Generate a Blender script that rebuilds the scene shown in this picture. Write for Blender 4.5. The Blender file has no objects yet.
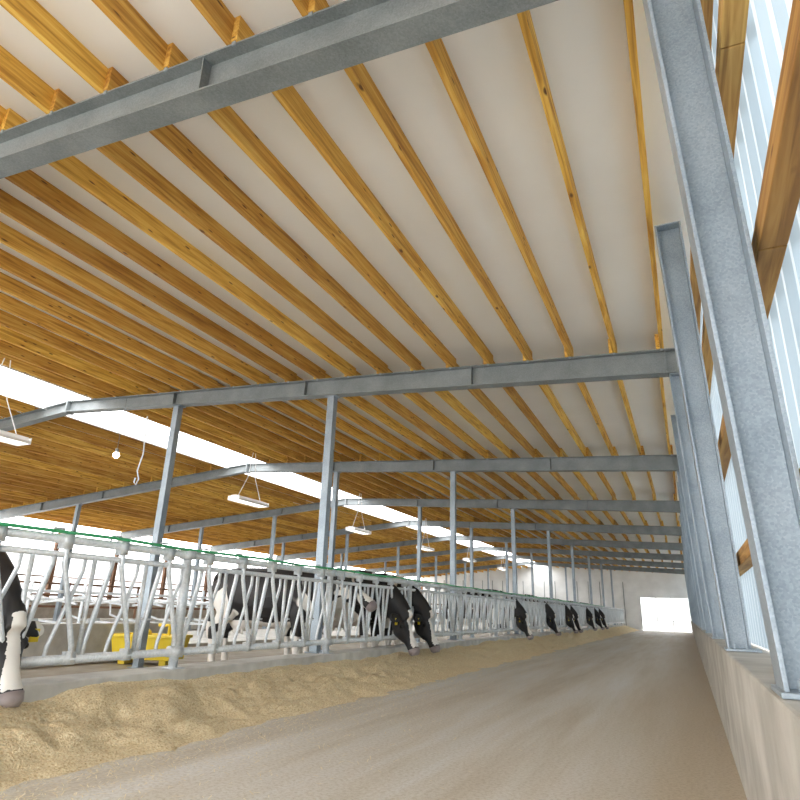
import bpy, bmesh, math, random
from mathutils import Vector, Matrix, noise
random.seed(4)
OZ=1.0   # geometry below is written relative to the eye height (1 m above the feed alley)

# ------------------------------------------------------------------ materials
def mat(name):
    m=bpy.data.materials.new(name); m.use_nodes=True
    nt=m.node_tree; b=nt.nodes['Principled BSDF']
    return m,nt,b
def N(nt,t,**kw):
    n=nt.nodes.new(t)
    for k,v in kw.items(): setattr(n,k,v)
    return n
def ramp(nt,stops):
    r=N(nt,'ShaderNodeValToRGB'); e=r.color_ramp.elements
    e[0].position,e[0].color=stops[0][0],(*stops[0][1],1)
    e[1].position,e[1].color=stops[-1][0],(*stops[-1][1],1)
    for p,c in stops[1:-1]:
        x=e.new(p); x.color=(*c,1)
    return r
def coords(nt,scale):
    tc=N(nt,'ShaderNodeTexCoord'); mp=N(nt,'ShaderNodeMapping')
    mp.inputs['Scale'].default_value=scale
    nt.links.new(tc.outputs['Object'],mp.inputs['Vector']); return mp
def noisemat(name,stops,scale=(1,1,1),ns=5,detail=6,rough=.8,metal=0,bump=0,bscale=40,spec=.5):
    m,nt,b=mat(name); mp=coords(nt,scale)
    n=N(nt,'ShaderNodeTexNoise'); n.inputs['Scale'].default_value=ns; n.inputs['Detail'].default_value=detail
    nt.links.new(mp.outputs[0],n.inputs['Vector'])
    r=ramp(nt,stops); nt.links.new(n.outputs[0],r.inputs[0]); nt.links.new(r.outputs[0],b.inputs['Base Color'])
    b.inputs['Roughness'].default_value=rough; b.inputs['Metallic'].default_value=metal
    b.inputs['Specular IOR Level'].default_value=spec
    if bump:
        n2=N(nt,'ShaderNodeTexNoise'); n2.inputs['Scale'].default_value=bscale; n2.inputs['Detail'].default_value=5
        tc=N(nt,'ShaderNodeTexCoord'); nt.links.new(tc.outputs['Object'],n2.inputs['Vector'])
        bp=N(nt,'ShaderNodeBump'); bp.inputs['Strength'].default_value=bump; bp.inputs['Distance'].default_value=.02
        nt.links.new(n2.outputs[0],bp.inputs['Height']); nt.links.new(bp.outputs[0],b.inputs['Normal'])
    return m

def wood_mat(name,c0,c1,c2):
    m,nt,b=mat(name)
    mp=coords(nt,(14,.7,14))
    n=N(nt,'ShaderNodeTexNoise'); n.inputs['Scale'].default_value=2.2; n.inputs['Detail'].default_value=8; n.inputs['Distortion'].default_value=.6
    nt.links.new(mp.outputs[0],n.inputs['Vector'])
    r=ramp(nt,[(.3,c0),(.5,c1),(.72,c2)])
    nt.links.new(n.outputs[0],r.inputs[0])
    at=N(nt,'ShaderNodeAttribute'); at.attribute_name='tone'
    r2=ramp(nt,[(0,(.70,.60,.50)),(.5,(.94,.88,.82)),(1,(1.1,1.12,1.0))])
    nt.links.new(at.outputs['Fac'],r2.inputs[0])
    mx=N(nt,'ShaderNodeMix',data_type='RGBA',blend_type='MULTIPLY'); mx.inputs[0].default_value=1
    nt.links.new(r.outputs[0],mx.inputs[6]); nt.links.new(r2.outputs[0],mx.inputs[7])
    mp2=coords(nt,(5,2.2,9)); v=N(nt,'ShaderNodeTexVoronoi'); v.inputs['Scale'].default_value=1.5
    nt.links.new(mp2.outputs[0],v.inputs['Vector'])
    r3=ramp(nt,[(.08,(1,1,1)),(.15,(0,0,0))]); nt.links.new(v.outputs['Distance'],r3.inputs[0])
    mx2=N(nt,'ShaderNodeMix',data_type='RGBA'); mx2.inputs[7].default_value=(.13,.05,.01,1)
    nt.links.new(r3.outputs[0],mx2.inputs[0]); nt.links.new(mx.outputs[2],mx2.inputs[6])
    nt.links.new(mx2.outputs[2],b.inputs['Base Color']); b.inputs['Roughness'].default_value=.75
    return m
WOOD=wood_mat('pine_lumber',(.42,.19,.028),(.72,.41,.075),(.88,.62,.17))
GIRT=wood_mat('weathered_pine',(.24,.12,.03),(.46,.26,.07),(.62,.40,.13))

def galv_mat(name,c0,c1,metal=.35,rough=.45,vs=45):
    m,nt,b=mat(name)
    tc=N(nt,'ShaderNodeTexCoord')
    v=N(nt,'ShaderNodeTexVoronoi'); v.inputs['Scale'].default_value=vs
    nt.links.new(tc.outputs['Object'],v.inputs['Vector'])
    n=N(nt,'ShaderNodeTexNoise'); n.inputs['Scale'].default_value=3; n.inputs['Detail'].default_value=8
    nt.links.new(tc.outputs['Object'],n.inputs['Vector'])
    mx=N(nt,'ShaderNodeMix',data_type='RGBA'); mx.inputs[0].default_value=.72
    nt.links.new(v.outputs['Color'],mx.inputs[6]); nt.links.new(n.outputs[0],mx.inputs[7])
    bw=N(nt,'ShaderNodeRGBToBW'); nt.links.new(mx.outputs[2],bw.inputs[0])
    r=ramp(nt,[(.3,c0),(.7,c1)]); nt.links.new(bw.outputs[0],r.inputs[0])
    nt.links.new(r.outputs[0],b.inputs['Base Color'])
    b.inputs['Metallic'].default_value=metal; b.inputs['Roughness'].default_value=rough
    return m
STEEL=galv_mat('galvanised_beam',(.16,.18,.185),(.27,.295,.30),.25,.5,110)
COLM=galv_mat('galvanised_column',(.22,.27,.31),(.38,.44,.49),.35,.42,130)
PIPE=galv_mat('galvanised_pipe',(.55,.60,.63),(.80,.84,.87),.3,.38,60)
CONC=noisemat('cast_concrete',[(.3,(.33,.31,.27)),(.7,(.52,.50,.45))],ns=3,bump=.25)
FEEDKERB=noisemat('kerb_concrete',[(.3,(.44,.43,.40)),(.7,(.66,.65,.61))],ns=4,bump=.2)
CEIL=noisemat('white_liner_panel',[(.3,(.88,.88,.86)),(.7,(.94,.94,.92))],ns=.8,rough=.5)
FEED=noisemat('chopped_silage',[(.3,(.58,.43,.23)),(.5,(.88,.72,.46)),(.7,(.98,.88,.66))],ns=60,detail=12,rough=1,bump=.8,bscale=90,spec=.1)
STRAW=noisemat('straw_bits',[(.3,(.74,.60,.36)),(.7,(.98,.90,.70))],ns=25,rough=.9,spec=.1)
ALLEY=noisemat('wet_cow_alley',[(.3,(.16,.13,.09)),(.7,(.30,.26,.20))],ns=3,rough=.6)
YEL=noisemat('yellow_plastic',[(.3,(.80,.58,.02)),(.7,(.92,.72,.05))],ns=3,rough=.4)
GREEN=noisemat('green_plastic_rod',[(.3,(.04,.38,.15)),(.7,(.08,.50,.22))],ns=3,rough=.4)
BROWN=noisemat('brown_rail',[(.3,(.14,.07,.04)),(.7,(.26,.14,.08))],ns=3)
LAMPW=noisemat('white_enamel',[(.3,(.85,.85,.85)),(.7,(.92,.92,.92))],ns=3,rough=.3)
WHITEP=noisemat('white_wall_panel',[(.3,(.74,.75,.74)),(.7,(.86,.87,.86))],ns=1.5)
BLACKG=noisemat('black_gloss',[(.3,(.01,.01,.01)),(.7,(.02,.02,.02))],rough=.15)
HOOF=noisemat('hoof_horn',[(.3,(.10,.08,.06)),(.7,(.18,.15,.11))],rough=.5)
GROUND=noisemat('gravel_bounce_ground',[(.3,(.52,.51,.48)),(.7,(.68,.66,.63))],ns=4)  # kept pale so it bounces daylight

def emis(name,col,s):
    m,nt,b=mat(name); b.inputs['Base Color'].default_value=(*col,1)
    b.inputs['Emission Color'].default_value=(*col,1); b.inputs['Emission Strength'].default_value=s
    return m
TUBE=emis('lamp_tube_glass',(1,.98,.92),2.5); BULB=emis('lit_bulb',(1,.93,.75),30)

def translucent(name,col,f):
    m=bpy.data.materials.new(name); m.use_nodes=True; nt=m.node_tree; nt.nodes.clear()
    o=N(nt,'ShaderNodeOutputMaterial'); d=N(nt,'ShaderNodeBsdfDiffuse'); t=N(nt,'ShaderNodeBsdfTranslucent'); x=N(nt,'ShaderNodeMixShader')
    n=N(nt,'ShaderNodeTexNoise'); n.inputs['Scale'].default_value=2
    tc=N(nt,'ShaderNodeTexCoord'); nt.links.new(tc.outputs['Object'],n.inputs['Vector'])
    r=ramp(nt,[(.3,tuple(c*.93 for c in col)),(.7,col)]); nt.links.new(n.outputs[0],r.inputs[0])
    nt.links.new(r.outputs[0],d.inputs[0]); nt.links.new(r.outputs[0],t.inputs[0]); x.inputs[0].default_value=f
    nt.links.new(d.outputs[0],x.inputs[1]); nt.links.new(t.outputs[0],x.inputs[2]); nt.links.new(x.outputs[0],o.inputs[0])
    return m
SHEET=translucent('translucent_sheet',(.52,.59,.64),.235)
SHEET_SHADE=translucent('translucent_sheet_rib_shade',(.35,.43,.49),.20)  # darker copy of the sheet: corrugation shading painted into the rib colour
CURT=translucent('curtain_fabric',(.93,.94,.95),.7)

def floor_mat():
    m,nt,b=mat('feed_alley_concrete')
    tc=N(nt,'ShaderNodeTexCoord')
    mp=coords(nt,(1.6,.12,1)); n=N(nt,'ShaderNodeTexNoise'); n.inputs['Scale'].default_value=1.3; n.inputs['Detail'].default_value=9; n.inputs['Roughness'].default_value=.62
    nt.links.new(mp.outputs[0],n.inputs['Vector'])
    r=ramp(nt,[(.34,(.56,.49,.39)),(.5,(.67,.62,.54)),(.66,(.74,.72,.69))]); nt.links.new(n.outputs[0],r.inputs[0])
    sp=N(nt,'ShaderNodeSeparateXYZ'); nt.links.new(tc.outputs['Object'],sp.inputs[0])
    mr=N(nt,'ShaderNodeMapRange'); mr.inputs[1].default_value=-1.0; mr.inputs[2].default_value=-.1
    nt.links.new(sp.outputs[0],mr.inputs[0])
    mb=N(nt,'ShaderNodeMix',data_type='RGBA'); mb.inputs[7].default_value=(.56,.46,.32,1)
    ml=N(nt,'ShaderNodeMath',operation='MULTIPLY'); ml.inputs[1].default_value=.75
    nt.links.new(mr.outputs[0],ml.inputs[0]); nt.links.new(ml.outputs[0],mb.inputs[0]); nt.links.new(r.outputs[0],mb.inputs[6])
    n2=N(nt,'ShaderNodeTexNoise'); n2.inputs['Scale'].default_value=40; n2.inputs['Detail'].default_value=10; n2.inputs['Roughness'].default_value=.75
    nt.links.new(tc.outputs['Object'],n2.inputs['Vector'])
    r2=ramp(nt,[(.38,(.66,.59,.48)),(.54,(1,1,1))]); nt.links.new(n2.outputs[0],r2.inputs[0])
    mx=N(nt,'ShaderNodeMix',data_type='RGBA',blend_type='MULTIPLY'); mx.inputs[0].default_value=.7
    nt.links.new(mb.outputs[2],mx.inputs[6]); nt.links.new(r2.outputs[0],mx.inputs[7])
    nt.links.new(mx.outputs[2],b.inputs['Base Color']); b.inputs['Roughness'].default_value=.5
    bp=N(nt,'ShaderNodeBump'); bp.inputs['Strength'].default_value=.25; bp.inputs['Distance'].default_value=.01
    nt.links.new(n2.outputs[0],bp.inputs['Height']); nt.links.new(bp.outputs[0],b.inputs['Normal'])
    return m
FLOOR=floor_mat()

# ------------------------------------------------------------------ mesh builder
class MB:
    def __init__(s): s.v=[]; s.f=[]; s.m=[]; s.t=[]
    def hexa(s,p,mi=0,tone=.5):
        b=len(s.v); s.v+= [tuple(q) for q in p]; s.t+=[tone]*8
        for f in ((0,3,2,1),(4,5,6,7),(0,1,5,4),(1,2,6,5),(2,3,7,6),(3,0,4,7)):
            s.f.append([b+i for i in f]); s.m.append(mi)
    def box(s,x0,x1,y0,y1,z0,z1,mi=0,tone=.5):
        s.hexa([(x0,y0,z0),(x1,y0,z0),(x1,y1,z0),(x0,y1,z0),(x0,y0,z1),(x1,y0,z1),(x1,y1,z1),(x0,y1,z1)],mi,tone)
    def slab(s,xa,za0,za1,xb,zb0,zb1,y0,y1,mi=0,tone=.5):
        s.hexa([(xa,y0,za0),(xb,y0,zb0),(xb,y1,zb0),(xa,y1,za0),(xa,y0,za1),(xb,y0,zb1),(xb,y1,zb1),(xa,y1,za1)],mi,tone)
    def tube(s,pts,r,n=8,mi=0,cap=True):
        pts=[Vector(p) for p in pts]; rs=r if isinstance(r,(list,tuple)) else [r]*len(pts)
        b=len(s.v); K=len(pts); side=None
        for i,p in enumerate(pts):
            t=(pts[min(i+1,K-1)]-pts[max(i-1,0)]).normalized()
            if side is None:
                a=Vector((0,0,1)) if abs(t.z)<.8 else Vector((0,1,0)); side=t.cross(a).normalized()
            else: side=(side-t*side.dot(t)).normalized()
            up=t.cross(side)
            for k in range(n):
                a=2*math.pi*k/n; q=p+side*math.cos(a)*rs[i]+up*math.sin(a)*rs[i]; s.v.append(tuple(q)); s.t.append(.5)
        s._skin(b,K,n,mi,cap)
    def _skin(s,b,K,n,mi,cap):
        for i in range(K-1):
            for k in range(n):
                s.f.append([b+i*n+k,b+i*n+(k+1)%n,b+(i+1)*n+(k+1)%n,b+(i+1)*n+k]); s.m.append(mi)
        if cap:
            s.f.append([b+k for k in range(n)][::-1]); s.m.append(mi)
            s.f.append([b+(K-1)*n+k for k in range(n)]); s.m.append(mi)
    def loft(s,secs,side=(0,1,0),n=18,mi=0):
        K=len(secs); b=len(s.v); P=[Vector(q[:3]) for q in secs]; side=Vector(side)
        for i in range(K):
            t=(P[min(i+1,K-1)]-P[max(i-1,0)]).normalized()
            sd=(side-t*side.dot(t)).normalized(); up=sd.cross(t)
            for k in range(n):
                a=2*math.pi*k/n; q=P[i]+up*math.sin(a)*secs[i][3]+sd*math.cos(a)*secs[i][4]
                s.v.append(tuple(q)); s.t.append(.5)
        s._skin(b,K,n,mi,True)
    def ball(s,c,r,mi=0,n=10,sc=(1,1,1)):
        secs=[]
        for i in range(n+1):
            a=math.pi*i/n; rr=max(r*math.sin(a),.0005)
            secs.append((c[0]-r*math.cos(a)*sc[0],c[1],c[2],rr*sc[2],rr*sc[1]))
        s.loft(secs,n=12,mi=mi)
    def mesh(s,name,mats,smooth=False,off=OZ):
        me=bpy.data.meshes.new(name); me.from_pydata([(a,b,c+off) for a,b,c in s.v],[],s.f)
        me.polygons.foreach_set('material_index',s.m)
        at=me.attributes.new('tone','FLOAT','POINT'); at.data.foreach_set('value',s.t)
        bm=bmesh.new(); bm.from_mesh(me); bmesh.ops.recalc_face_normals(bm,faces=bm.faces); bm.to_mesh(me); bm.free()
        for m in mats: me.materials.append(m)
        if smooth:
            me.polygons.foreach_set('use_smooth',[True]*len(me.polygons))
        me.update(); return me
    def obj(s,name,mats,smooth=False,off=OZ,loc=(0,0,0),bevel=0):
        return put(name,s.mesh(name,mats,smooth,off),loc,bevel)
def put(name,me,loc=(0,0,0),bevel=0,rz=0,sc=1):
    o=bpy.data.objects.new(name,me); o.location=loc; o.rotation_euler=(0,0,rz); o.scale=(sc,sc,sc)
    bpy.context.scene.collection.objects.link(o)
    if bevel:
        md=o.modifiers.new('b','BEVEL'); md.width=bevel; md.segments=2; md.limit_method='ANGLE'
    return o

# ------------------------------------------------------------------ layout numbers
D=5.75
FY=[7.8+D*n for n in range(-2,9)]       # frame lines
FY[1]=2.22
Y0,Y1=FY[0],FY[-1]
RID=-10.9; XL=-22.0; FX=-4.60; PH=.205
def zr(x):
    return 3.2+.05*(.15-x) if x>RID else 3.7525-.09*(RID-x)

# ------------------------------------------------------------------ ground + floors
m=MB(); m.box(-90,70,-40,120,-1.25,-1.16); m.obj('ground_outside',[GROUND])  # unseen ground added to bounce skylight into the barn
m=MB(); m.box(-4.5,.6,Y0-3,Y1,-1.15,-1.0,0); m.box(XL,-4.5,Y0,Y1,-1.15,-1.0,1); m.obj('floor',[FLOOR,ALLEY])
# ------------------------------------------------------------------ roof
m=MB()
m.slab(.62,zr(.62)+PH,zr(.62)+PH+.03,-10.2,zr(-10.2)+PH,zr(-10.2)+PH+.03,Y0-1,Y1)
m.slab(-11.62,zr(-11.62)+PH,zr(-11.62)+PH+.03,XL-.6,zr(XL-.6)+PH,zr(XL-.6)+PH+.03,Y0-1,Y1)
m.obj('ceiling',[CEIL])
m=MB()
xs=[0.02-.565*k for k in range(19) if .02-.565*k>-10.1]+[-10.17]
xs2=[-11.66-.565*k for k in range(19)]
for bi in range(len(FY)-1):
    a,b=FY[bi]-.10,FY[bi+1]+.10
    if bi==0: a-=.9
    for x in xs+xs2:
        xo=x+(.047 if bi%2 else 0)
        w=.045; z=zr(xo)
        m.box(xo-w/2,xo+w/2,a,b,z+.003,z+PH-.003,0,random.random())
m.obj('roof_purlins',[WOOD])
m=MB()
m.box(-11.62,-11.585,Y0-1,Y1,zr(-11.6)-.02,zr(-11.6)+PH+.10)
m.box(-10.235,-10.20,Y0-1,Y1,zr(-10.2)-.0,zr(-10.2)+PH+.10)
m.obj('trim_1',[LAMPW])

DA,DB=.325,.22
def rafter(m,y,xa,xb,da,db):
    za,zb=zr(xa),zr(xb); w=.085; t=.014
    m.slab(xa,za-t,za,xb,zb-t,zb,y-w,y+w)
    m.slab(xa,za-da,za-da+t,xb,zb-db,zb-db+t,y-w,y+w)
    m.slab(xa,za-da+t,za-t,xb,zb-db+t,zb-t,y-.005,y+.005)
    n=int(abs(xb-xa)/2.85)
    for i in range(1,n+1):
        x=xa+(xb-xa)*i/(n+1); d=da+(db-da)*i/(n+1)
        m.box(x-.005,x+.005,y-.075,y+.075,zr(x)-d+.01,zr(x)-.01)
for i,y in enumerate(FY[:-1]):
    m=MB()
    rafter(m,y,.36,RID,DA,DB); rafter(m,y,RID-.001,XL,DB,.31)
    m.box(.346,.36,y-.09,y+.09,zr(.36)-DA,zr(.36))
    m.box(.09,.10,y-.075,y+.075,zr(.1)-DA+.01,zr(.1)-.01)
    m.box(RID-.015,RID+.015,y-.095,y+.095,zr(RID)-.25,zr(RID)+.03)
    for x in xs+xs2:
        m.box(x+.026,x+.052,y-.094,y-.086,zr(x)-.03,zr(x)+.05,1)
    m.obj('steel_rafter',[STEEL,COLM])

def post_mesh(x):
    t=(x-.36)/(RID-.36) if x>RID else (x-XL)/(RID-XL)
    dep=DA+(DB-DA)*t if x>RID else .31+(DB-.31)*t
    m=MB(); h=zr(x)-dep-.012
    m.box(-.06,.06,-.06,.06,-.595 if x>-6 else -.98,h-.012)
    m.box(-.10,.10,-.085,.085,h-.012,h)
    m.box(-.10,.10,-.12,.12,(-.607 if x>-6 else -.998),(-.59 if x>-6 else -.98))
    return m.mesh('steel_post',[COLM])
for x in (-4.77,-8.0,-14.0,-17.5):
    me=post_mesh(x)
    for y in FY[:-1]: put('steel_post',me,(x,y,0),.006)

def column_mesh(z1):
    m=MB(); xb,ob=.222,.365; z0=-.185; f=(z1-z0)/3.38
    xt=xb-.122*f; ot=ob-.06*f; w=.095; t=.014
    m.hexa([(xb,-w,z0),(xb+t,-w,z0),(xb+t,w,z0),(xb,w,z0),(xt,-w,z1),(xt+t,-w,z1),(xt+t,w,z1),(xt,w,z1)])
    m.hexa([(ob-t,-w,z0),(ob,-w,z0),(ob,w,z0),(ob-t,w,z0),(ot-t,-w,z1),(ot,-w,z1),(ot,w,z1),(ot-t,w,z1)])
    m.hexa([(xb+t,-.005,z0),(ob-t,-.005,z0),(ob-t,.005,z0),(xb+t,.005,z0),(xt+t,-.005,z1),(ot-t,-.005,z1),(ot-t,.005,z1),(xt+t,.005,z1)])
    m.box(.210,.42,-.13,.13,-.20,-.185)
    m.box(xt,ot,-w,w,z1-.012,z1)
    for bx in (.265,.335):
        for by in (-.11,.11): m.tube([(bx,by,-.185),(bx,by,-.15)],.010,6)
    return m.mesh('steel_column',[COLM])
cf=column_mesh(zr(.36)-DA-.004); ci=column_mesh(3.19)
for a,b in zip(FY[:-1],FY[1:]):
    put('steel_column',cf,(0,a,0),.002); put('steel_column',ci,(0,(a+b)/2,0),.002)

m=MB(); m.box(.20,.60,Y0-3,Y1,-1.0,-.202)
m.obj('concrete_kerb_wall',[CONC],bevel=.012)
m=MB()
for z in (.36,1.25,2.2,3.0):
    for bi in range(len(FY)-1):
        m.box(.372,.462,FY[bi]-.0,FY[bi+1]-.006,z,z+.10,0,random.random()*.7)
m.obj('wall_girts',[GIRT],bevel=.004)
m=MB(); n=0; y=Y0-1; step=.034; rows=[]
while y<Y1:
    ph=(n%6); dx=[0,0,.028,.04,.04,.028][ph]
    rows.append((.475+dx,y)); y+=step; n+=1
for x,y in rows:
    m.v+=[(x,y,-.19),(x,y,3.36)]; m.t+=[.5,.5]
for i in range(len(rows)-1):
    m.f.append([2*i,2*i+2,2*i+3,2*i+1]); m.m.append(1 if i%6 in (1,5) else 0)  # sloping rib flanks take the painted shade tint
m.obj('wall_right',[SHEET,SHEET_SHADE])

m=MB(); m.box(XL-.2,XL,Y0,Y1,-1.15,-.1,0)
m.box(XL-.06,XL-.04,Y0,Y1,-.1,1.75,1)
for y in [Y0+D/2*i for i in range(int((Y1-Y0)/(D/2))+1)]: m.box(XL-.04,XL+.1,y-.07,y+.07,-.1,2.4,2)
for z in (.25,.75): m.box(XL-.03,XL+.02,Y0,Y1,z,z+.05,2)
m.obj('wall_left',[CONC,CURT,BROWN])

m=MB(); DT=1.42
def gable(xa,xb,z0): m.slab(xa,z0,zr(xa)+.18,xb,z0,zr(xb)+.18,Y1+.02,Y1+.1)
gable(.55,.25,-1.0); gable(-3.3,RID+.7,-1.0); gable(.25,-3.3,DT); gable(RID-.7,XL,-1.0)
m.box(RID-.7,RID+.7,Y1+.02,Y1+.1,-1,3.9)
for x in [ -4.5-.9*i for i in range(19)]: m.box(x-.02,x+.02,Y1-.03,Y1+.02,-1,2.6,1)
m.obj('wall_far',[WHITEP,STEEL])
m=MB(); m.box(-3.35,.25,Y1+.14,Y1+.16,-1.14,DT+.02)
for x in (-3.35,-2.2,-1.1,.15): m.box(x,x+.07,Y1+.11,Y1+.14,-1.14,DT,1)
for z in (-.3,.4): m.box(-3.3,.2,Y1+.11,Y1+.14,z,z+.05,1)
m.obj('door_1',[CURT,WHITEP])

# ------------------------------------------------------------------ feed kerb, fence, feed
m=MB(); m.box(-4.88,-4.5,Y0,Y1-.2,-1.0,-.61); m.obj('feed_kerb',[FEEDKERB],bevel=.012)
m=MB(); S=D/10; zt,zb=.46,-.46
yA=7.8-D-D/2; yB=Y1-.5; L=int((yB-yA)/S)
yE=yA+L*S; x=FX
for z,r in ((zt,.036),(zt-.12,.025),(zb,.036)): m.tube([(FX,yA,z),(FX,yE,z)],r,10)
for k in range(L+1):
    y=yA+k*S
    if k%5==0:
        m.tube([(FX,y,-.60),(FX,y,zt+.05)],.044,10); m.box(FX-.055,FX+.08,y-.08,y+.08,-.608,-.597)
        for z in (zt,zb): m.box(FX-.055,FX+.055,y-.06,y+.06,z-.045,z+.045)
    if k==L: break
    m.tube([(x,y+.05,zb),(x,y+.05,zt-.1)],.020,7)
    m.tube([(x,y+.235,zt-.10),(x,y+.225,.26),(x,y+.09,-.34),(x,y+.085,zb)],.023,7)
    m.tube([(x+.014,y+.55,zb),(x+.014,y+.54,-.36),(x+.014,y+.33,.27),(x+.014,y+.315,zt+.03)],.023,7)
    m.tube([(x-.014,y+.54,zt-.1),(x-.014,y+.535,.22),(x-.014,y+.34,-.36),(x-.014,y+.33,zb)],.017,7)
    m.tube([(x,y+.09,-.16),(x,y+.20,-.16)],.012,6)
    m.box(x-.04,x+.04,y+.275,y+.355,zt-.075,zt+.06)
    m.box(x-.034,x+.034,y+.505,y+.585,zb-.04,zb+.055)
    m.tube([(x,y+.17,zt+.02),(x,y+.19,zt+.08),(x,y+.28,zt+.08)],.011,6)
m.tube([(FX+.045,yA,zt+.05)]+[(FX+.045,yA+i*.7,zt+.052+.008*math.sin(i*2.1)) for i in range(1,60)],.015,6,1)
m.obj('headlock_fence',[PIPE,GREEN],smooth=True)

def fh(x,y):
    t=(x+4.5)/1.0
    w=.98+.16*noise.noise(Vector((0,y*.7,3)))+.12*noise.noise(Vector((5,y*2.4,3)))
    t=t/w
    b=.31*max(0,1-t)**1.1 if t<1 else 0
    n=noise.noise(Vector((x*3.2,y*2.2,0)))*.085+noise.noise(Vector((x*9,y*7,2)))*.040+noise.noise(Vector((x*28,y*28,7)))*.014
    return max(-.02,b*(1+.2*noise.noise(Vector((x,y*1.3,9))))+n*min(1,max(0,(1.08-t)*2.2))*min(1,.35+t*2)-.004)
m=MB(); NX=44; ys=[]; y=-1.0
while y<Y1-.5: ys.append(y); y+=.035+max(0,y-9)*.006
for y in ys:
    for i in range(NX+1):
        x=-4.5+1.35*i/NX; m.v.append((x,y,-1+fh(x,y))); m.t.append(.5)
for j in range(len(ys)-1):
    for i in range(NX):
        a=j*(NX+1)+i; m.f.append([a,a+1,a+NX+2,a+NX+1]); m.m.append(0)
for i in range(46000):
    y=1.5+random.random()**1.6*22; x=-4.45+abs(random.gauss(0,.62 if i%7 else 1.1))
    if x>-1.2: continue
    z=-1+max(fh(x,y),0)+.006
    a=random.random()*6.28; l=random.uniform(.006,.024); w=random.uniform(.0012,.0032)
    dx,dy=math.cos(a),math.sin(a); dz=random.uniform(-.3,.6)*l
    q=len(m.v)
    m.v+=[(x-dx*l-dy*w,y-dy*l+dx*w,z),(x-dx*l+dy*w,y-dy*l-dx*w,z),(x+dx*l+dy*w,y+dy*l-dx*w,z+dz+.003),(x+dx*l-dy*w,y+dy*l+dx*w,z+dz+.003)]
    m.t+=[.5]*4; m.f.append([q,q+1,q+2,q+3]); m.m.append(1)
m.obj('feed_pile',[FEED,STRAW],smooth=True)

# ------------------------------------------------------------------ free stalls
m=MB()
m.box(-13.6,-9.4,3,Y1-3,-1.0,-.8,1)
y=3.4
while y<Y1-4:
    for sx in (1,-1):
        cx=-11.45
        m.tube([(cx+sx*.15,y,-.1),(cx+sx*1.6,y,.05),(cx+sx*1.9,y,-.08),(cx+sx*1.85,y,-.35),(cx+sx*1.4,y,-.45),(cx+sx*.15,y,-.5)],.024,7)
    m.tube([(-11.45,y,-.8),(-11.45,y,.3)],.032,7); y+=1.2
for x in (-11.3,-11.6):
    m.tube([(x,3.4,-.02),(x,y-1.2,-.02)],.026,7)
m.tube([(-10.6,3.4,.12),(-10.6,y-1.2,.12)],.026,7)
m.obj('freestall_dividers',[PIPE,FEEDKERB],smooth=False)
m=MB()
m.box(-18.9,-17.9,0,Y1-3,-1.0,-.62,1)
for z in (.45,.1,-.25): m.tube([(-18.4,0,z),(-18.4,Y1-3,z)],.035,7)
for i in range(18): m.tube([(-18.4,i*2.9,-.62),(-18.4,i*2.9,.5)],.04,7)
m.obj('far_feed_rail',[BROWN,FEEDKERB])
m=MB(); m.box(-9.3,-9.1,2.0,9.6,-1,-.38); m.obj('concrete_partition',[FEEDKERB],bevel=.01)

m=MB()
m.hexa([(-.50,-.26,.08),(.50,-.26,.08),(.50,.26,.08),(-.50,.26,.08),(-.56,-.30,.42),(.56,-.30,.42),(.56,.30,.42),(-.56,.30,.42)])
m.box(-.59,.59,-.33,-.25,.42,.47); m.box(-.59,.59,.25,.33,.42,.47); m.box(-.59,-.51,-.25,.25,.42,.47); m.box(.51,.59,-.25,.25,.42,.47)
m.box(-.42,-.30,-.22,.22,0,.08); m.box(.30,.42,-.22,.22,0,.08)
m.tube([(.3,0,.42),(.3,0,.62),(.1,0,.62)],.03,8); m.ball((-.1,0,.47),.09)
o=m.obj('yellow_water_trough',[YEL],off=0,loc=(-8.4,8.4,0),bevel=.015); o.rotation_euler[2]=.3

# ------------------------------------------------------------------ lamps
def strip_mesh():
    m=MB(); hz=zr(-9.7)-2.42
    m.hexa([(-.17,-.6,0),(.17,-.6,0),(.17,.6,0),(-.17,.6,0),(-.08,-.6,.09),(.08,-.6,.09),(.08,.6,.09),(-.08,.6,.09)])
    for x in (-.11,-.04,.04,.11): m.tube([(x,-.57,-.012),(x,.57,-.012)],.014,8,1)
    m.box(-.175,-.165,-.6,.6,-.035,.01); m.box(.165,.175,-.6,.6,-.035,.01)
    for s in (-1,1):
        m.box(-.17,.17,s*.6-.006,s*.6+.006,-.035,.07)
        m.tube([(0,s*.45,.09),(0,s*.15,.62)],.009,5,2)
        m.tube([(0,s*.15,.62),(0,s*.05,hz)],.009,5,2)
    return m.mesh('hanging_strip_light',[LAMPW,TUBE,LAMPW],off=0)
sm=strip_mesh()
for y in (5.7,12.3,18.2,24.2,30.2,36.6): put('hanging_strip_light',sm,(-9.75,y,2.42+OZ))
m=MB(); m.ball((0,0,0),.055); m.tube([(0,0,.04),(0,0,.12)],.03,8,1); m.tube([(0,0,.12),(0,0,1.1)],.006,5,1)
m.obj('hanging_bulb',[BULB,STEEL],off=0,loc=(-9.05,7.55,2.46+OZ),smooth=True)
m=MB(); m.tube([(0,0,1.2),(.02,.03,.5),(-.02,0,.2),(.05,0,.05),(0,0,-.05),(-.05,0,.0),(-.03,0,.08)],.012,6)
m.obj('hanging_hook_rope',[PIPE],off=0,loc=(-8.5,7.6,1.95+OZ))

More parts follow.
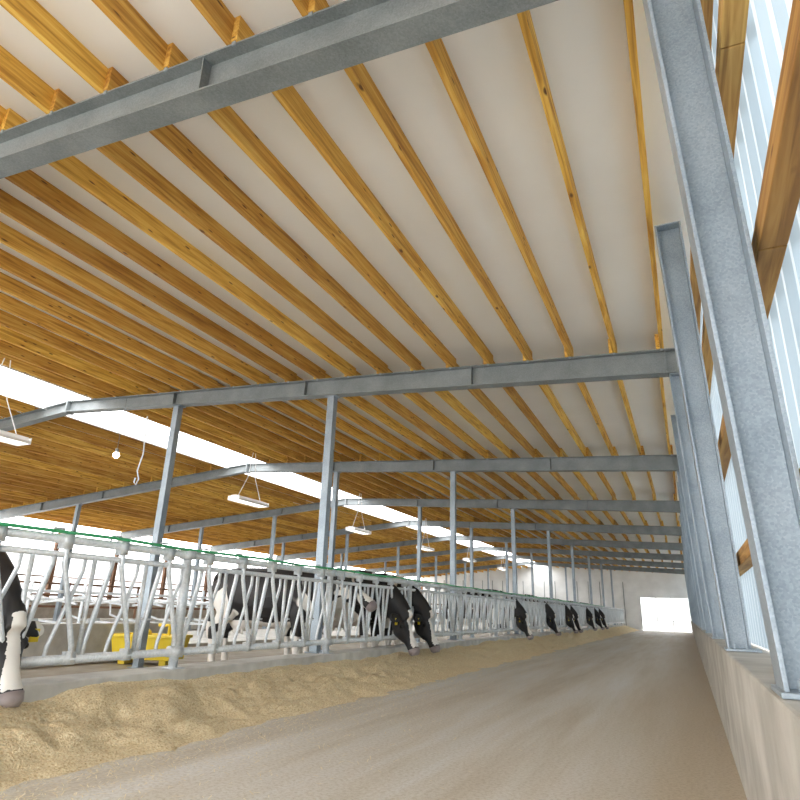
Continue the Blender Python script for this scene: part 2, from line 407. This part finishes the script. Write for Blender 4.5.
# ------------------------------------------------------------------ cows
def hide_mat(name,seed,th):
    m,nt,b=mat(name); tc=N(nt,'ShaderNodeTexCoord')
    mp=N(nt,'ShaderNodeMapping'); mp.inputs['Location'].default_value=(seed*3.1,seed*1.7,seed)
    nt.links.new(tc.outputs['Object'],mp.inputs['Vector'])
    n=N(nt,'ShaderNodeTexNoise'); n.inputs['Scale'].default_value=1.7; n.inputs['Detail'].default_value=2; n.inputs['Distortion'].default_value=.4
    nt.links.new(mp.outputs[0],n.inputs['Vector'])
    r=ramp(nt,[(th,(.012,.011,.012)),(th+.012,(.84,.82,.77))]); nt.links.new(n.outputs[0],r.inputs[0])
    at=N(nt,'ShaderNodeAttribute'); at.attribute_name='white'
    r2=ramp(nt,[(.45,(0,0,0)),(.55,(1,1,1))]); nt.links.new(at.outputs['Fac'],r2.inputs[0])
    mx=N(nt,'ShaderNodeMix',data_type='RGBA'); mx.inputs[7].default_value=(.80,.77,.72,1)
    nt.links.new(r2.outputs[0],mx.inputs[0]); nt.links.new(r.outputs[0],mx.inputs[6])
    nt.links.new(mx.outputs[2],b.inputs['Base Color']); b.inputs['Roughness'].default_value=.55
    return m
MUZ=noisemat('muzzle_skin',[(.3,(.24,.20,.20)),(.7,(.42,.36,.35))],rough=.4)

def cow_mesh(name,down,hide):
    m=MB()
    m.loft([(-.88,0,1.17,.08,.09),(-.84,0,1.12,.22,.19),(-.70,0,1.07,.31,.27),(-.45,0,1.03,.35,.31),(-.15,0,.99,.39,.35),(.12,0,.97,.41,.36),(.35,0,.98,.40,.32),(.55,0,1.0,.36,.26),(.70,0,1.03,.29,.20),(.78,0,1.04,.18,.13)])
    if down:
        m.loft([(.45,0,1.05,.28,.20),(.65,0,1.02,.28,.17),(.82,0,.94,.23,.13),(.97,0,.83,.18,.105),(1.06,0,.74,.145,.095),(1.10,0,.68,.12,.09)])
        poll=Vector((1.06,0,.80)); hd=Vector((.34,0,-.62)).normalized()
    else:
        m.loft([(.45,0,1.08,.28,.20),(.66,0,1.10,.28,.17),(.85,0,1.13,.22,.13),(1.02,0,1.17,.17,.105),(1.14,0,1.19,.14,.095),(1.22,0,1.18,.11,.09)])
        poll=Vector((1.13,0,1.27)); hd=Vector((.62,0,-.42)).normalized()
    up=Vector((-hd.z,0,hd.x))
    HS=[(-.02,-.06,.05,.075),(.04,-.085,.10,.115),(.12,-.115,.135,.130),(.20,-.125,.14,.132),(.28,-.115,.115,.105),(.36,-.10,.088,.080),(.43,-.092,.078,.074),(.49,-.092,.080,.088),(.54,-.10,.072,.086),(.57,-.108,.05,.06)]
    def hp(d,o,y=0): q=poll+hd*d+up*o; return Vector((q.x,y,q.z))
    m.loft([(*hp(d,o),a,b) for d,o,a,b in HS],n=24)
    m.ball(tuple(hp(.02,-.03)),.06,sc=(1,1.2,1))
    for s in (1,-1):
        m.ball(tuple(hp(.165,-.055,s*.098)),.046)
        m.ball(tuple(hp(.22,-.17,s*.062)),.072)
        e0=hp(.06,-.07,s*.09); e1=hp(.05,-.075,s*.17); e2=hp(.055,-.085,s*.25); e3=hp(.07,-.10,s*.31)
        m.loft([(*e0,.035,.040),(*e1,.032,.072),(*e2,.030,.075),(*e3,.026,.035)],side=tuple(hd))
        m.loft([(.52,s*.16,1.0,.16,.09),(.52,s*.18,.78,.13,.095),(.53,s*.18,.60,.085,.075),(.53,s*.18,.46,.062,.06),(.54,s*.18,.40,.064,.06),(.53,s*.18,.32,.045,.043),(.53,s*.18,.18,.040,.040),(.54,s*.18,.12,.052,.05),(.56,s*.18,.06,.058,.054),(.58,s*.18,0,.072,.062)])
        m.loft([(-.62,s*.14,1.1,.22,.13),(-.60,s*.18,.88,.20,.12),(-.58,s*.19,.72,.14,.09),(-.68,s*.18,.60,.085,.065),(-.775,s*.17,.51,.068,.05),(-.77,s*.17,.42,.052,.044),(-.745,s*.17,.22,.042,.040),(-.735,s*.17,.13,.052,.05),(-.70,s*.17,.06,.058,.054),(-.67,s*.17,0,.072,.062)])
        m.ball((-.70,s*.17,1.27),.09)
    m.ball((.66,0,.76),.15,sc=(.9,.7,1.0))
    m.ball((-.42,0,.66),.19,sc=(1,.8,.8))
    for s in (1,-1): 
        m.tube([(-.36,s*.07,.56),(-.36,s*.07,.47)],.024,8); m.tube([(-.48,s*.07,.56),(-.48,s*.07,.47)],.024,8)
    m.tube([(-.86,0,1.30),(-.93,0,1.22),(-.95,0,1.0),(-.94,0,.7),(-.94,0,.55),(-.94,0,.40)],[.035,.03,.026,.026,.045,.026],8)
    me=m.mesh(name+'_raw',[hide],off=0)
    o=put(name+'_raw',me)
    r=o.modifiers.new('r','REMESH'); r.mode='VOXEL'; r.voxel_size=.016
    s_=o.modifiers.new('s','SMOOTH'); s_.iterations=4; s_.factor=.5
    dg=bpy.context.evaluated_depsgraph_get(); ev=o.evaluated_get(dg)
    out=bpy.data.meshes.new_from_object(ev)
    bpy.data.objects.remove(o)
    x=MB()
    for s in (1,-1):
        x.ball(tuple(hp(.185,-.065,s*.132)),.024,1)
        x.ball(tuple(hp(.555,-.065,s*.045)),.018,1)
        tg=hp(.06,-.085,s*.22)+up*.034
        x.box(tg.x-.004,tg.x+.006,tg.y-.035,tg.y+.035,tg.z-.10,tg.z-.01,2)
        for (lx,ly) in ((.585,.18),(-.665,.17)):
            for c in (-.03,.03): x.loft([(lx-.01,s*ly+c,.075,.035,.028),(lx+.005,s*ly+c,.03,.055,.031),(lx+.01,s*ly+c,.002,.064,.033)],mi=3)
    x.loft([(*hp(.50,-.092),.083,.091),(*hp(.555,-.100),.074,.086),(*hp(.585,-.108),.048,.058)],mi=4,n=24)
    xm=x.mesh('x',[hide,BLACKG,YEL,HOOF,MUZ],off=0)
    bm=bmesh.new(); bm.from_mesh(out); bm.from_mesh(xm)
    fin=bpy.data.meshes.new(name); bm.to_mesh(fin); bm.free()
    wa=fin.attributes.new('white','FLOAT','POINT'); vals=[]
    for v in fin.vertices:
        c=v.co; w_=0.0
        if c.z<.40 and c.x<.85: w_=1.0
        q=c-poll; d=q.dot(hd); oo=q.dot(up)
        if .02<d<.50 and oo>-.085 and abs(c.y)<.052+.03*max(0,(d-.3)/.2): w_=1.0      # blaze
        if c.z<.66 and -.65<c.x<.45 and abs(c.y)<.20 and c.z>.4: w_=1.0      # udder and belly
        if c.x<-.9 and c.z<.62: w_=1.0                                     # tail switch
        vals.append(w_)
    wa.data.foreach_set('value',vals)
    for q in (hide,BLACKG,YEL,HOOF,MUZ): fin.materials.append(q)
    fin.polygons.foreach_set('use_smooth',[True]*len(fin.polygons))
    return fin
H1=hide_mat('holstein_hide_a',1.0,.57); H2=hide_mat('holstein_hide_b',4.3,.57); H3=hide_mat('holstein_hide_c',7.7,.62)
cl=cow_mesh('cow_level',False,H3); cd1=cow_mesh('cow_down_a',True,H1); cd2=cow_mesh('cow_down_b',True,H2)
for me,x,y,rz,sc in ((cl,-6.18,8.62,.14,1.15),(cd1,-5.68,10.0,.0,1.20),(cd2,-5.68,10.95,.02,1.20),(cd1,-5.80,3.22,.0,1.08),
                  (cd2,-5.68,18.7,-.05,1.2),(cd1,-5.68,23.0,.04,1.2),(cd2,-5.68,27.0,-.03,1.2),(cd1,-5.68,28.2,.05,1.2),(cd2,-5.68,33,-.05,1.2),(cd1,-5.68,36,.0,1.2),(cd2,-5.68,38.0,.0,1.2)):
    put('dairy_cow',me,(x,y,0),rz=rz,sc=sc)

# ------------------------------------------------------------------ world, light, camera
w=bpy.data.worlds.new('overcast_sky'); bpy.context.scene.world=w; w.use_nodes=True
bg=w.node_tree.nodes['Background']; bg.inputs[0].default_value=(.985,.985,.99,1); bg.inputs[1].default_value=7.8
sd=bpy.data.lights.new('hazy_sun','SUN'); sd.energy=1.5; sd.angle=math.radians(25); sd.color=(1,.96,.9)
so=bpy.data.objects.new('hazy_sun',sd); bpy.context.scene.collection.objects.link(so)
so.rotation_euler=Vector((-.75,.45,-.62)).to_track_quat('-Z','Y').to_euler()

cam=bpy.data.cameras.new('camera'); co=bpy.data.objects.new('camera',cam); bpy.context.scene.collection.objects.link(co)
R=Matrix(((.9121,.1080,.3953),(.4087,-.3094,-.8586),(.0297,.9447,-.3266)))
q=R.to_quaternion(); q.normalize()
co.rotation_mode='QUATERNION'; co.rotation_quaternion=q; co.location=(0,0,OZ)
cam.sensor_width=36; cam.lens=605/800*36; cam.clip_start=.05; cam.clip_end=500
bpy.context.scene.camera=co
bpy.context.scene.view_settings.view_transform='Standard'
bpy.context.scene.view_settings.exposure=0
